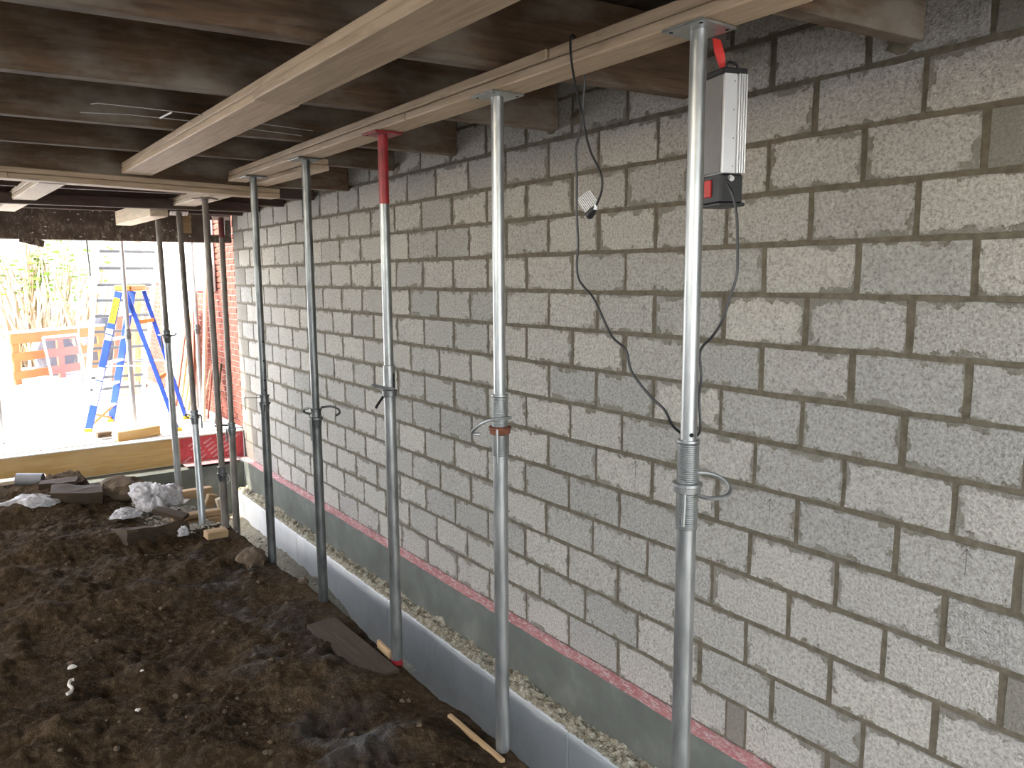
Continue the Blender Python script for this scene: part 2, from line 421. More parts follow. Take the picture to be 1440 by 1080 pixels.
# pencil arrows
for u, v, h in [(1358, 790, 20), (1082, 716, 20), (905, 442, 14), (893, 660, 14), (1074, 1035, 15), (1358, 790, 1)]:
    if h < 5: continue
    p = px(u, v, x=WX-.009); q = .045
    mb = MB(); x = WX-.0075
    for a, b in (((0, -q), (0, q)), ((0, q), (-.018, q-.03)), ((0, q), (.018, q-.03))):
        mb.tube([(x, p.y+a[0], p.z+a[1]), (x, p.y+b[0], p.z+b[1])], .0009, 5)
    obj('pencil_arrow', mb, 'pencil', wall)

# curb, membrane, ledge, footing
CX = 2.635; FY = 9.06; LZ = -.315; FX = 2.51
curb = obj('trim_1', MB().box(((CX+3.0)/2, 1.75, -.30), (3.0-CX, 14.62, .598), None, .004), 'curb_concrete', kind='structure'); tag(curb, 'dark grey concrete curb under the block wall')
curb2 = obj('trim_2', MB().box((.35, FY+.25, -.31), (4.57, .5, .596), None, .004), 'curb_concrete', kind='structure'); tag(curb2, 'concrete curb crossing the open end')
foot = obj('trim_3', MB().box(((FX+.012+2.8)/2, 1.75, LZ-.41), (2.8-FX-.012, 14.6, .8)), 'curb_concrete', kind='structure'); tag(foot, 'pale concrete footing below the curb')
seams = [-5.4, -3.3, -1.2, .9, 3.0, 5.15, 7.05, 9.05]
for a, b in zip(seams[:-1], seams[1:]):
    obj('footing_panel', MB().box((FX+.01, (a+b)/2, LZ-.40), (.024, b-a-.006, .79), None, .004), 'footing_concrete', foot)
ny, nx = 1300, 14
ys = np.linspace(-1.2, 9.05, ny); xs = np.linspace(FX+.0, CX+.004, nx); X, Y = np.meshgrid(xs, ys)
edge = np.minimum(1, np.minimum((X-FX)/.035, 1)); Z = LZ-.012+.020*edge*(1+0*X)+.055*np.maximum(0, fbm(X, Y, 9, 4, .6, 3))*edge + .028*fbm(X, Y, 45, 2, .6, 9)*edge
obj('rough_ledge', grid_mesh('rough_ledge', X, Y, Z), 'sand', foot, kind='stuff')

def text_mesh(s, size):
    cu = bpy.data.curves.new('t', 'FONT'); cu.body = s; cu.size = size; cu.align_x = 'CENTER'; cu.align_y = 'CENTER'; cu.resolution_u = 1
    o = bpy.data.objects.new('t', cu); C.objects.link(o); bpy.context.view_layer.update()
    me = bpy.data.meshes.new_from_object(o.evaluated_get(bpy.context.evaluated_depsgraph_get()))
    vs = [v.co.copy() for v in me.vertices]; fs = [tuple(p.vertices) for p in me.polygons]
    bpy.data.objects.remove(o); bpy.data.curves.remove(cu); bpy.data.meshes.remove(me); return vs, fs
tv, tf = text_mesh('RESISTO', .030)
# worn membrane strip on the curb
ny, nx = 500, 9
ys = np.linspace(-5., 9.295, ny); xs = np.linspace(CX-.004, WX-.004, nx); X, Y = np.meshgrid(xs, ys)
Z = .004+.008*np.abs(fbm(X*3, Y, 7, 4, .6, 21))
X = X + .006*fbm(X, Y, 3, 3, .5, 5)*(X < CX+.02)
mem = obj('membrane_strip', grid_mesh('membrane_strip', X, Y, Z), 'membrane_worn'); tag(mem, 'worn pinkish red membrane strip lying on the curb along the block wall', 'membrane')
pm = MB(); yy = 1.0; k = 0
while yy < 9.2:
    an = math.radians(62+rnd.uniform(-6, 6)); ca, sa = math.cos(an), math.sin(an); xx = CX+.044+(.018 if k % 2 else -.014)
    sc = .62
    pm.add([(xx+sc*(ca*p.x*.9-sa*p.y)*-1*-1, yy+sc*(sa*p.x+ca*p.y), .0155) for p in tv], tf); yy += .085; k += 1
obj('printed_lettering', pm, 'print_white', mem, kind='stuff')

# timber sill across the open end, right part wrapped in red membrane
sill = bar('timber_sill', (-1.9, FY+.28, .155), (2.712, FY+.28, .155), .05, .31, 'lvl', None, .004)
tag(sill, 'long yellow timber sill on the far curb beside the red membrane', 'timber')
obj('lit_top_edge', MB().box((0, 0, .163), (4.612, .12, .016), None, .003), 'white_paint', sill)  # white strip stands in for the light on the sill's top edge
red = thing('membrane_sheet', 'bright red printed membrane sheet wrapped on the far timber at the wall corner', 'membrane', (2.355, FY+.252, .15))
obj('sheet', MB().box((0, 0, 0), (.715, .004, .295), None, .001), 'membrane', red)
obj('sheet_flap', MB().box((-.06, -.125, -.1345), (.59, .24, .005), None, .001), 'membrane_worn', red)
pm = MB(); an = math.radians(30); ca, sa = math.cos(an), math.sin(an)
for i in range(-8, 9):
    for j in range(-9, 10):
        lx, lz = i*.148, j*.050 + (i % 2)*.025; X_ = ca*lx-sa*lz; Z_ = sa*lx+ca*lz
        if abs(X_) < .305 and abs(Z_) < .118:
            pm.add([(X_+ca*p.x-sa*p.y, -.0032, Z_+sa*p.x+ca*p.y) for p in tv], tf)
obj('printed_lettering', pm, 'print_white', red, kind='stuff')

# ------------------------------------------------------------------ SETTING: earth floor
def ground(X, Y):
    e = 1.79 - .05*np.clip((Y-5)/1.5, 0, 1) + .05*fbm(X*0, Y, 1.7, 4, .5, 31)
    e = e - .75*np.clip((Y-7.7)/.7, 0, 1)
    t_ = np.clip((X-e)/(.22+.10*fbm(X, Y, 2, 2, .5, 4)), 0, 1); t_ = t_*t_*(3-2*t_)
    top = .075 + .03*np.clip(1.6-X, 0, 2) + .11*fbm(X, Y, .75, 3, .5, 11) + .115*fbm(X+.15*fbm(X, Y, 2, 2, .5, 71), Y*1.25, 2.3, 3, .5, 17) + .050*np.abs(fbm(X+.05*fbm(X, Y, 6, 2, .5, 91), Y, 5, 3, .6, 23)) + .035*np.maximum(0, fbm(X, Y, 4, 3, .6, 77)) + .030*np.maximum(0, fbm(X, Y, 13, 3, .65, 83)) + .011*fbm(X, Y, 26, 2, .6, 87)
    top = top + .10*np.exp(-(((X-.75)/.7)**2+((Y-8.3)/.6)**2))
    flat = np.exp(-((X-1.79)/.2)**2)
    top = top*(1-.75*flat) + .045*.75*flat
    g = np.clip((Y-6.6)/.4, 0, 1)*np.clip((X-1.15)/.25, 0, 1)
    top = top*(1-g) + g*(-.07+.03*fbm(X, Y, 5, 4, .6, 41))
    low = -.90 + .30*np.clip((Y-5.0)/1.3, 0, 1) + .05*fbm(X, Y, 3, 4, .6, 51)
    # step down past the last posts
    t2 = np.clip((Y-8.0)/.5, 0, 1)*np.clip((X-.9)/.3, 0, 1); t_ = np.maximum(t_, t2)
    # unseen earth lowered by the first post, added to let light reach the footing
    t3 = np.clip((2.05-Y)/.45, 0, 1)*np.clip((X-.35)/.5, 0, 1); t_ = np.maximum(t_, t3*t3*(3-2*t3))
    return top*(1-t_) + low*t_, t_, g
nx, ny = 300, 560
xs = np.linspace(-3.4, FX-.002, nx); xs = np.concatenate([np.linspace(-3.4, -.4, 50, endpoint=False), np.linspace(-.4, FX-.002, 250)])
ys = np.concatenate([np.linspace(-5.9, 1.5, 80, endpoint=False), np.linspace(1.5, FY-.001, 560)])
X, Y = np.meshgrid(xs, ys); Z, tr, gr = ground(X, Y)
Xd = X + .008*fbm(X, Y, 9, 3, .6, 61)*(X < FX-.03)
gm = grid_mesh('floor', Xd, Y, Z)
a = gm.attributes.new('gravel', 'FLOAT', 'POINT'); a.data.foreach_set('value', np.clip(np.maximum(tr*1.2-.2, gr*.8), 0, 1).ravel())
a = gm.attributes.new('wet', 'FLOAT', 'POINT'); a.data.foreach_set('value', np.clip(np.exp(-(((X-1.25)/.42)**2))*np.clip((7-Y)/1.5, 0, 1), 0, 1).ravel())
floor = obj('floor', gm, 'dirt', kind='structure'); tag(floor, 'dark brown uneven earth floor')
def gz(x, y): return float(ground(np.array([[x]]), np.array([[y]]))[0][0, 0])
# clods
cl = MB()
for k in range(260):
    y = rnd.uniform(2.2, 8.0); x = rnd.uniform(.05*y, 1.72); s = rnd.choice([.005, .007, .009, .012, .016])*rnd.uniform(.7, 1.3)
    bm = bmesh.new(); bmesh.ops.create_icosphere(bm, subdivisions=1, radius=s); z = gz(x, y)+s*.2
    vs = [(v.co.x*rnd.uniform(.7, 1.3)+x, v.co.y*rnd.uniform(.7, 1.3)+y, v.co.z*rnd.uniform(.5, 1)+z) for v in bm.verts]
    bm.faces.ensure_lookup_table(); cl.add(vs, [tuple(v.index for v in f.verts) for f in bm.faces]); bm.free()
obj('earth_clods', cl, 'rock', floor, kind='stuff')
cl = MB()
for k in range(900):
    if k < 500: x = rnd.uniform(1.2, 1.75); y = rnd.uniform(6.5, 7.9)
    else: y = rnd.uniform(2.5, 9); x = rnd.uniform(1.95, 2.5)
    s = rnd.uniform(.008, .02); bm = bmesh.new(); bmesh.ops.create_icosphere(bm, subdivisions=1, radius=s); z = gz(x, y)+s*.3
    vs = [(v.co.x*rnd.uniform(.7, 1.3)+x, v.co.y*rnd.uniform(.7, 1.3)+y, v.co.z*rnd.uniform(.5, 1)+z) for v in bm.verts]
    cl.add(vs, [tuple(v.index for v in f.verts) for f in bm.faces]); bm.free()
obj('gravel', cl, 'pebble', floor, kind='stuff')

# outdoor ground
og = MB()
og.box((0, 209.6, -.2), (400, 400, 1.0)); og.box((-103.5, -2, -.2), (200, 23.2, 1.0)); og.box((13, -106.0, -.2), (400, 200, 1.0))
yard = obj('floor_yard', og, 'ground_concrete', kind='structure'); tag(yard, 'bright pale ground of the yard outside')

# ------------------------------------------------------------------ SETTING: ceiling
CZ = 3.19
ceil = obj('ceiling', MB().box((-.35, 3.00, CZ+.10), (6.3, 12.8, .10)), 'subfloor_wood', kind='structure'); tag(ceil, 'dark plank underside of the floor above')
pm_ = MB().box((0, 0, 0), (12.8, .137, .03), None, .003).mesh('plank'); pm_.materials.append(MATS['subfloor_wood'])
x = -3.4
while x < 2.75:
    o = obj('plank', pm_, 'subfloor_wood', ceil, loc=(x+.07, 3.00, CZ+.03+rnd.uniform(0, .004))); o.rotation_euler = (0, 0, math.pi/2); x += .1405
# joists: far bottom edge y at x=0 and at the wall, bottom z
JO = [(-.1, -.35, 2.888, 'joist_wood', 'dark weathered ceiling joist next back from the beam end'),
      (-1.1, -1.3, 2.888, 'joist_wood', 'dark weathered ceiling joist second back from the first post'), (-2.05, -2.25, 2.888, 'joist_wood', 'dark weathered ceiling joist third back from the first post'),
      (0.85, .60, 2.888, 'joist_wood', 'dark weathered ceiling joist behind the near end of the shoring beam'),
      (1.75, 1.48, 2.888, 'joist_wood', 'brown weathered joist end resting on blocks right of the work light'),
      (2.73, 2.47, 2.888, 'joist_wood', 'grey stained joist crossing above the black cord'),
      (3.62, 3.41, 2.888, 'joist_wood', 'weathered joist over the post next to the cord'),
      (4.55, 4.44, 2.888, 'joist_wood', 'dark joist above the red-topped post'),
      (5.38, 5.31, 2.888, 'joist_wood', 'dark joist between the red-topped post and the cross beam'),
      (6.35, 6.12, 2.815, 'joist_wood', 'blackened joist just beyond the end of the long beam'),
      (7.00, 6.86, 2.80, 'joist_brown', 'brown joist first beyond the cross beam'),
      (7.75, 7.63, 2.80, 'joist_brown', 'brown joist second beyond the cross beam'),
      (8.42, 8.34, 2.80, 'joist_brown', 'brown joist third beyond the cross beam'),
      (9.00, 8.96, 2.80, 'joist_brown', 'brown joist nearest the dark far lintel')]
for ya, yb, zb, mt, lb in JO:
    h = CZ-zb+.012; TH = .072; s = (yb-ya)/WX
    p0 = Vector((-3.34, ya-3.34*s-TH/2, zb+h/2)); p1 = Vector((WX-.006, yb-TH/2, zb+h/2))
    tag(bar('ceiling_joist', p0, p1, TH, h, mt, None, .006), lb, 'joist', 'old ceiling joists')
tag(obj('wall_left_added', MB().box((-3.45, 2.95, .98), (.2, 12.8, 3.16)), 'curb_concrete', kind='structure'), 'unseen plain concrete wall added on the other side to limit the light, with an open strip above it')  # added out of view; its height sets how much side light enters

# ------------------------------------------------------------------ shoring beams (flat stacked boards)
def stacked(name, label, p0, p1, wd, z0, joints, mat='spruce', th=.038, n=2):
    p0 = Vector((*p0, z0)); p1 = Vector((*p1, z0)); t0 = thing(name, label, 'beam', p0)
    for k in range(n):
        cuts = [0]+joints[k]+[1]
        for a, b in zip(cuts[:-1], cuts[1:]):
            q0 = p0.lerp(p1, a); q1 = p0.lerp(p1, b); dz = Vector((0, 0, th*(k+.5))); g = (p1-p0).normalized()*.0008
            sd_ = Vector((rnd.uniform(-.007, .007), 0, 0))
            bar('board', q0+dz+g+sd_, q1+dz-g+sd_, wd, th-.0025, mat, t0, .005)
    return t0
BZ = 2.812
stacked('shoring_beam', 'long stacked pale timber beam carried by the row of posts along the wall', (1.802, 1.262), (1.79, 5.93), .14, BZ, [[.42], [.2, .72]], 'spruce')
stacked('shoring_beam', 'stacked pale timber beam without posts resting on the cross beam', (1.185, .30), (1.10, 5.88), .19, BZ, [[.52], [.25, .74]], 'spruce')
q0 = px(0, 250, z=2.736); q1 = px(394, 279, z=2.736); d_ = (q1-q0).normalized(); nrm = Vector((-d_.y, d_.x, 0)); a0 = q0-d_*3.0+nrm*.07; a1 = q1+nrm*.07
stacked('shoring_beam', 'stacked timber cross beam under the ends of the other beams', (a0.x, a0.y), (a1.x, a1.y), .14, 2.736, [[.62], [.4]], 'spruce')
e0 = px(262, 285, z=2.66)
stacked('shoring_beam', 'short stacked beam butting the far side of the cross beam near the far posts', (1.755, 6.24), (1.725, 7.46), .18, 2.736, [[], []], 'spruce_pale')
stacked('shoring_beam', 'stacked beam running away beyond the left part of the cross beam', (.615, 5.97), (.48, 8.65), .165, 2.736, [[], [.5]], 'spruce_pale')
stacked('shoring_beam', 'short stacked beam lapping beside the end of the long beam over the cross beam', (2.03, 4.98), (1.99, 6.1), .14, BZ, [[], []], 'spruce')
tb = bar('timber_block', (1.565, 7.50, 2.728), (1.52, 8.95, 2.728), .15, .14, 'spruce_pale', None, .006); tag(tb, 'thick square timber on top of the farthest inside post', 'timber')
ft = bar('packing_timber', (.3, 7.42, 2.752), (2.30, 7.26, 2.752), .08, .085, 'joist_brown', None, .005); tag(ft, 'dark red brown packing timber on the second red-topped post', 'timber')
bar('board', (2.42, FY+.14, 2.70), (2.42, FY+.14, 3.0), .055, .02, 'plywood') if False else None

# far lintel with a gap that lets the sunlit brick show
LY = FY+.30
lint = thing('wall_far', 'dark charred lintel over the open end with plaster remains', None, (0, LY, 0)); lint['kind'] = 'structure'
g0 = px(297, 330, y=LY); g1 = px(316, 309, y=LY)
def lbox(x0, x1, z0, z1, mat='header_wood', dy=0, th=.14): return obj('lintel_piece', MB().box(((x0+x1)/2, dy+th/2, (z0+z1)/2), (x1-x0, th, z1-z0), None, .006), mat, lint)
lbox(-3.2, g0.x, 2.52, 3.2); lbox(g1.x, WX-.002, 2.52, 3.2); lbox(g0.x, g1.x, 2.52, g0.z); lbox(g0.x, g1.x, g1.z, 3.2)
for k in range(45):   # plaster and brick remains stuck to the lintel
    x = rnd.uniform(.65, 2.3); z = rnd.uniform(2.55, 2.83); s = rnd.uniform(.004, .010)
    obj('plaster_patch', lump(s, (1.6, .3, .8), k, 1, .5), 'plaster_scrap', lint, loc=(x, -.003, z))
f0 = px(45, 338, y=LY)
obj('loose_flap', MB().box((f0.x, .03, 2.50), (.22, .05, .07), Matrix.Rotation(.25, 3, 'Y'), .006), 'header_wood', lint)
p = px(263, 310, y=LY-.03); o = obj('wood_cleat', MB().box((0, 0, 0), (.085, .03, .28), None, .004), 'plywood', lint, loc=(p.x, -.017, p.z-.0))

# ------------------------------------------------------------------ POSTS
def post(label, x, y, zt, vc, steel='galvanised', style='pin', rot=0., zb=None, red=0., red_base=False, plate=True, collar='old_steel', u=None, vthread=None, holes=(), base=None, outer=None, group='adjustable steel shoring posts'):
    if zb is None: zb = gz(x, y)-.02
    top_ = Vector((x, y, zt)); bs = px(*base, z=zb) if base else Vector((x, y, zb))
    t = thing('shoring_post', label, 'post', bs, 0, group)
    if base: t.rotation_mode = 'QUATERNION'; t.rotation_quaternion = (top_-bs).to_track_quat('Z', 'Y') @ Matrix.Rotation(0, 3, 'Z').to_quaternion()
    H = zt-zb; zc = px(720 if u is None else u, vc, y=y).z - zb if u is not None else H*.5
    Ro, Ri = .0302, .0245
    zv = lambda v: px(u, v, y=y).z - zb
    bp = obj('base_plate', MB().box((0, 0, .004), (.15, .15, .008), None, .002), steel, t)
    obj('outer_tube', MB().lathe([(Ro, .006), (Ro, zc)], 22), outer or steel, t, True)
    if red_base: obj('red_foot', MB().lathe([(Ro+.0006, .008), (Ro+.0006, .06)], 22), 'red_paint', t, True)
    dull = red < 0; red = abs(red); zr = H-.008-red
    obj('inner_tube', MB().lathe([(Ri, zc-.02), (Ri, zr if red else H-.006)], 22), steel, t, True)
    if red: obj('painted_head', MB().lathe([(Ri+.0004, zr), (Ri+.0004, H-.006)], 22), 'dull_red' if dull else 'red_paint', t, True)
    if plate:
        tp = obj('top_plate', MB().box((0, 0, 0), (.15, .15, .008), None, .002), 'red_paint' if red > .2 else steel, t, loc=(0, 0, H-.004)); tp.rotation_euler = (0, 0, rot*.15)
        for sx in (-1, 1):
            for sy in (-1, 1): obj('bolt_hole', MB().lathe([(.006, -.0005), (.006, .001)], 8, (sx*.055, sy*.055, -.0046)), 'hole_black', tp)
    if style == 'thread':
        za, zb2 = zv(vthread[0]), zv(vthread[1]); prof = []; z = zb2; n = int((za-zb2)/.006)
        for i in range(n): prof += [(Ro+.0002, z), (Ro+.0035, z+.002), (Ro+.0035, z+.0035), (Ro+.0002, z+.0055)]; z += .006
        obj('threaded_sleeve', MB().lathe(prof, 22), steel, t, True)
        obj('sleeve_rim', MB().lathe([(Ro+.001, za-.003), (Ro+.004, za), (Ro+.004, za+.006), (Ri+.0005, za+.007)], 22), steel, t, True)
        nut = obj('collar_nut', MB().lathe([(Ro+.004, zc-.018), (Ro+.012, zc-.014), (Ro+.013, zc+.002), (Ro+.016, zc+.005), (Ro+.016, zc+.014), (Ro+.004, zc+.016)], 22), collar, t, True)
    elif style == 'sleeve':
        za, zb2 = zv(vthread[0]), zv(vthread[1])
        obj('sleeve', MB().lathe([(Ro, zb2), (Ro, za), (Ri+.0005, za+.002)], 22), steel, t, True)
        obj('sleeve_slot', MB().box((.010, -Ro-.0008, (za*.8+zb2*.2+zb2)/2), (.008, .004, (za-zb2)*.6), Matrix.Rotation(0, 3, 'Z'), .001), 'hole_black', t)
        obj('collar', MB().lathe([(Ro+.0005, zc-.02), (Ro+.008, zc-.016), (Ro+.009, zc+.012), (Ro+.002, zc+.016)], 22), collar, t, True)
    else:
        obj('collar', MB().lathe([(Ro, zc-.07), (Ro+.006, zc-.02), (Ro+.012, zc-.016), (Ro+.012, zc-.002), (Ro+.003, zc+.001), (Ro+.002, zc+.035), (Ro+.006, zc+.038), (Ro+.006, zc+.052), (Ri, zc+.054)], 22), collar, t, True)
    for v in holes:
        zz = zv(v); d = Vector((-x, -y, 0)).normalized(); d = Matrix.Rotation(.35, 3, 'Z') @ d
        obj('pin_hole', MB().tube([d*(Ri-.004)+Vector((0, 0, zz)), d*(Ri+.0012)+Vector((0, 0, zz))], .0068, 10), 'hole_black', t)
    return t, zc
def handle(t, zc, pts, r=.006, mat='old_steel', name='handle'):
    """pts in a frame where +a points right as seen along the wall, b away, c up"""
    d = Vector((t.location.x, t.location.y, 0)).normalized(); rr = Vector((d.y, -d.x, 0))
    P = [rr*a + d*b + Vector((0, 0, zc+c)) for a, b, c in pts]
    P = smooth(P, 5); return obj(name, MB().tube(P, r, 8), mat, t, True)
def smooth(P, n=6):
    P = [Vector(p) for p in P]; o = []
    for i in range(len(P)-1):
        a, b, c, d = P[max(i-1, 0)], P[i], P[i+1], P[min(i+2, len(P)-1)]
        for k in range(n):
            s = k/n; o.append(.5*((2*b)+(c-a)*s+(2*a-5*b+4*c-d)*s*s+(3*b-a-3*c+d)*s**3))
    o.append(P[-1]); return o
BT = BZ-.0005
p = px(985, 40, z=BZ); t, zc = post('bright galvanised threaded post beside the hanging work light', 1.797, p.y, BT, 684, 'galvanised', 'thread', u=968, vthread=(621, 742), red=0, zb=-.90, collar='galvanised', holes=(610,))
P1 = Vector((1.797, p.y, 0))
handle(t, zc, [(.03, 0, .045), (.06, .0, .045), (.10, -.01, .035), (.125, -.03, .012), (.115, -.06, -.006), (.07, -.075, -.012), (.035, -.06, -.010)], .0065, 'galvanised', 'loop_handle')
handle(t, zc, [(-.008, -.036, -.0), (-.008, -.037, -.05), (-.010, -.037, -.115)], .006, 'galvanised', 'pin')
p = px(702, 134, z=BZ); t, zc = post('galvanised threaded post with rusty collar nut left of the dangling plug', 1.79, p.y, BT, 604, 'galvanised', 'thread', u=706, vthread=(556, 640), zb=-.01, collar='rust')
handle(t, zc, [(.045, -.02, .055), (.0, -.045, .055), (-.06, -.055, .045), (-.10, -.04, .015), (-.115, -.02, -.01), (-.085, -.01, -.015)], .0065, 'galvanised', 'loop_handle')
handle(t, zc, [(-.012, -.04, .01), (-.012, -.04, -.06), (-.012, -.038, -.13)], .006, 'galvanised', 'pin')
p = px(535, 187, z=BZ); t, zc = post('galvanised post with bright red painted head under the beam', 1.785, p.y, BT, 552, 'mid_steel', 'sleeve', u=547, vthread=(514, 549), red=.33, red_base=True, zb=.03)
handle(t, zc, [(.02, -.03, .02), (-.03, -.035, .03), (-.085, -.03, .045)], .008, 'galvanised', 'pin')
handle(t, zc, [(-.03, -.01, -.015), (-.06, -.02, -.055), (-.072, -.022, -.075)], .007, 'hole_black', 'pin_tail')
p = px(425, 223, z=BZ); t, zc = post('dark grey post with a round loop handle next to the red-headed post', 1.78, p.y, BT, 586, 'old_steel', 'pin', u=444, zb=.01)
handle(t, zc, [(.03, .0, .055), (.09, -.0, .06), (.135, -.03, .045), (.14, -.06, .025), (.115, -.07, .012)], .007, 'old_steel', 'loop_handle')
handle(t, zc, [(-.03, .0, .02), (-.065, .0, .03), (-.07, -.01, .05), (-.04, -.02, .06)], .007, 'old_steel', 'loop_end')
handle(t, zc, [(-.03, -.04, .0), (-.03, -.042, -.06), (-.03, -.042, -.14)], .007, 'old_steel', 'pin')
p = px(352, 248, z=BZ); t, zc = post('dark grey post with pin holes and a thin bent wire pin', 1.78, p.y, BT, 565, 'old_steel', 'pin', u=372, zb=-.06, holes=(480, 507, 534, 562-14))
handle(t, zc, [(-.02, 0, .03), (-.12, .0, .035), (-.135, .0, .03), (-.13, .0, -.05)], .0028, 'old_steel', 'wire_pin')
handle(t, zc, [(-.008, -.04, -.0), (-.010, -.042, -.05), (-.010, -.040, -.11)], .006, 'old_steel', 'pin')
p = px(310, 299, z=2.71); t, zc = post('brown steel post with dull red head in front of the brick wall edge', p.x, p.y, 2.7085, 592, 'brown_steel', 'pin', u=320, red=-.18, zb=-.5, collar='old_steel', base=(336, 800))
handle(t, zc, [(.03, 0, .03), (.10, .0, .035), (.15, .0, .03)], .009, 'old_steel', 'pin_handle')
handle(t, zc, [(.045, 0, .0), (.05, 0, -.06), (.045, 0, -.12)], .008, 'old_steel', 'pin')
p = px(288, 279, z=2.736); t, zc = post('brown steel post with a column of pin holes under the cross beam', p.x, p.y, 2.7355, 664, 'brown_steel', 'pin', u=315, zb=.0, base=(318, 752), holes=(479, 505, 530, 556, 580, 594, 616, 638))
handle(t, zc, [(-.03, -.02, .0), (-.08, -.01, -.03), (-.085, 0, -.09), (-.03, -.04, -.13), (.03, -.04, -.08)], .003, 'wire', 'wire_loop')
p = px(251, 292, z=2.736); t, zc = post('brown steel post under the short beam end left of the pin-hole post', p.x, p.y, 2.7355, 575, 'brown_steel', 'pin', u=273, zb=-.10, base=(286, 750), outer='galvanised', holes=(482, 503, 525, 545, 560))
handle(t, zc, [(.03, 0, .01), (.075, -.02, .03), (.07, -.04, .0), (.03, -.04, -.01)], .006, 'old_steel', 'loop_handle')
handle(t, zc, [(-.03, 0, .01), (-.055, 0, .0), (-.057, 0, -.05), (-.055, 0, -.11)], .007, 'old_steel', 'pin')
p = px(222, 308.5, z=2.658); t, zc = post('grey brown post holding up the thick square timber', p.x, p.y, 2.6575, 472, 'brown_steel', 'pin', u=235, zb=-.06, base=(253, 706), outer='galvanised', plate=False)
handle(t, zc, [(-.09, 0, .005), (0, -.04, .005), (.08, 0, .005), (.095, 0, .03)], .008, 'old_steel', 'pin_handle')
handle(t, zc, [(-.06, 0, .0), (-.06, 0, -.06), (-.06, 0, -.13)], .008, 'old_steel', 'pin')
# posts standing in the yard carry a ledger behind the lintel
p10 = px(190, 604, z=.3); p11 = px(285, 587, z=.3); p12 = px(1, 617, z=.3)
tag(bar('ledger', (p10.x-2.2, p10.y+.0, 2.70), (p11.x+.1, p11.y-.0, 2.70), .09, .12, 'spruce'), 'outside ledger timber carried by the yard posts behind the lintel', 'timber')
def lz(x): return 2.64
for q, lb in ((p10, 'pale steel post in the yard crossing in front of the blue ladder'), (p11, 'pale steel post in the yard beside the leaning planks'), (p12, 'pale steel post in the yard left of the blue ladder')):
    yy = p10.y if q is not p11 else p11.y-.05
    t, zc = post(lb, q.x, q.y if q is not p12 else p10.y-.02, 2.6395, 500, 'galvanised', 'pin', zb=.3)

# ------------------------------------------------------------------ WORK LIGHT, STRAP, CORD
c0 = px(1014, 243, x=1.915); v0 = Vector((c0.x, c0.y, 0)).normalized(); rr = Vector((v0.y, -v0.x, 0)); a = math.radians(33)
e1 = rr*math.cos(a)+v0*math.sin(a)
lt = thing('work_light', 'slim aluminium work light with black ends hanging beside the threaded post', 'work light', c0, math.atan2(e1.y, e1.x))
BW, BD, BH = .078, .105, .288
obj('body', MB().box((BW/2, BD/2, BH/2), (BW-.006, BD-.006, BH), None, .003), 'aluminium', lt)
obj('lens', MB().box((.000, BD/2, BH/2), (.006, BD-.016, BH-.006), None, .002), 'lens_plastic', lt)
sidep = obj('side_plate', MB().box((.024, -.0005, BH/2), (.044, .006, BH), None, .002), 'aluminium', lt)
for k in range(4): obj('cooling_fin', MB().box((.051+k*.0082, -.0015, BH/2), (.0042, .016, BH), None, .001), 'aluminium', lt)
for k in range(4): obj('screw', MB().tube([(.036, -.0035, .02+k*.082), (.036, -.0055, .02+k*.082)], .0028, 8), 'wire', sidep)
cap = obj('bottom_cap', MB().box((BW/2, BD/2, -.045), (BW+.002, BD+.002, .088), None, .006), 'black_plastic', lt)
obj('bottom_lip', MB().box((BW/2, BD/2, -.092), (BW+.012, BD+.012, .010), None, .003), 'black_plastic', lt)
obj('switch', MB().box((-.003, BD*.62, -.042), (.008, .034, .052), None, .003), 'red_plastic', cap)
obj('cable_gland', MB().tube([(.03, -.002, -.012), (.03, -.014, -.018)], .008, 10), 'aluminium', cap)
tc = obj('top_cap', MB().box((BW/2, BD/2, BH+.008), (BW+.008, BD+.006, .018), None, .004), 'black_plastic', lt)
obj('hook', MB().tube(smooth([(.02, .02, BH+.015), (.025, .02, BH+.035), (.06, .03, BH+.035), (.068, .03, BH+.015)], 4), .004, 8), 'black_plastic', tc)
s0 = px(1019, 100, x=1.955); m = MB()
pr = [(0, .0), (.04, .35), (.052, .7), (.048, 1.0)]; z1 = 2.812
pts = []
for k in range(9):
    q = k/8; wd = .004+.013*min(1, q*1.6); zz = s0.z-.012+(z1-s0.z+.012)*q; dx = -.05*q
    tw = .9*(1-q); ex = Vector((math.cos(tw), -math.sin(tw), 0))
    cpt = Vector((s0.x+dx*.7, s0.y+.004*q, zz)); pts.append((cpt-ex*wd, cpt+ex*wd))
for th in (0, .002):
    m.add([Vector(p)+Vector((0, th, 0)) for ab in pts for p in ab], [(2*i, 2*i+1, 2*i+3, 2*i+2) for i in range(8)])
tag(obj('hanging_strap', m, 'red_strap'), 'red twisted strap holding the work light under the beam', 'strap')

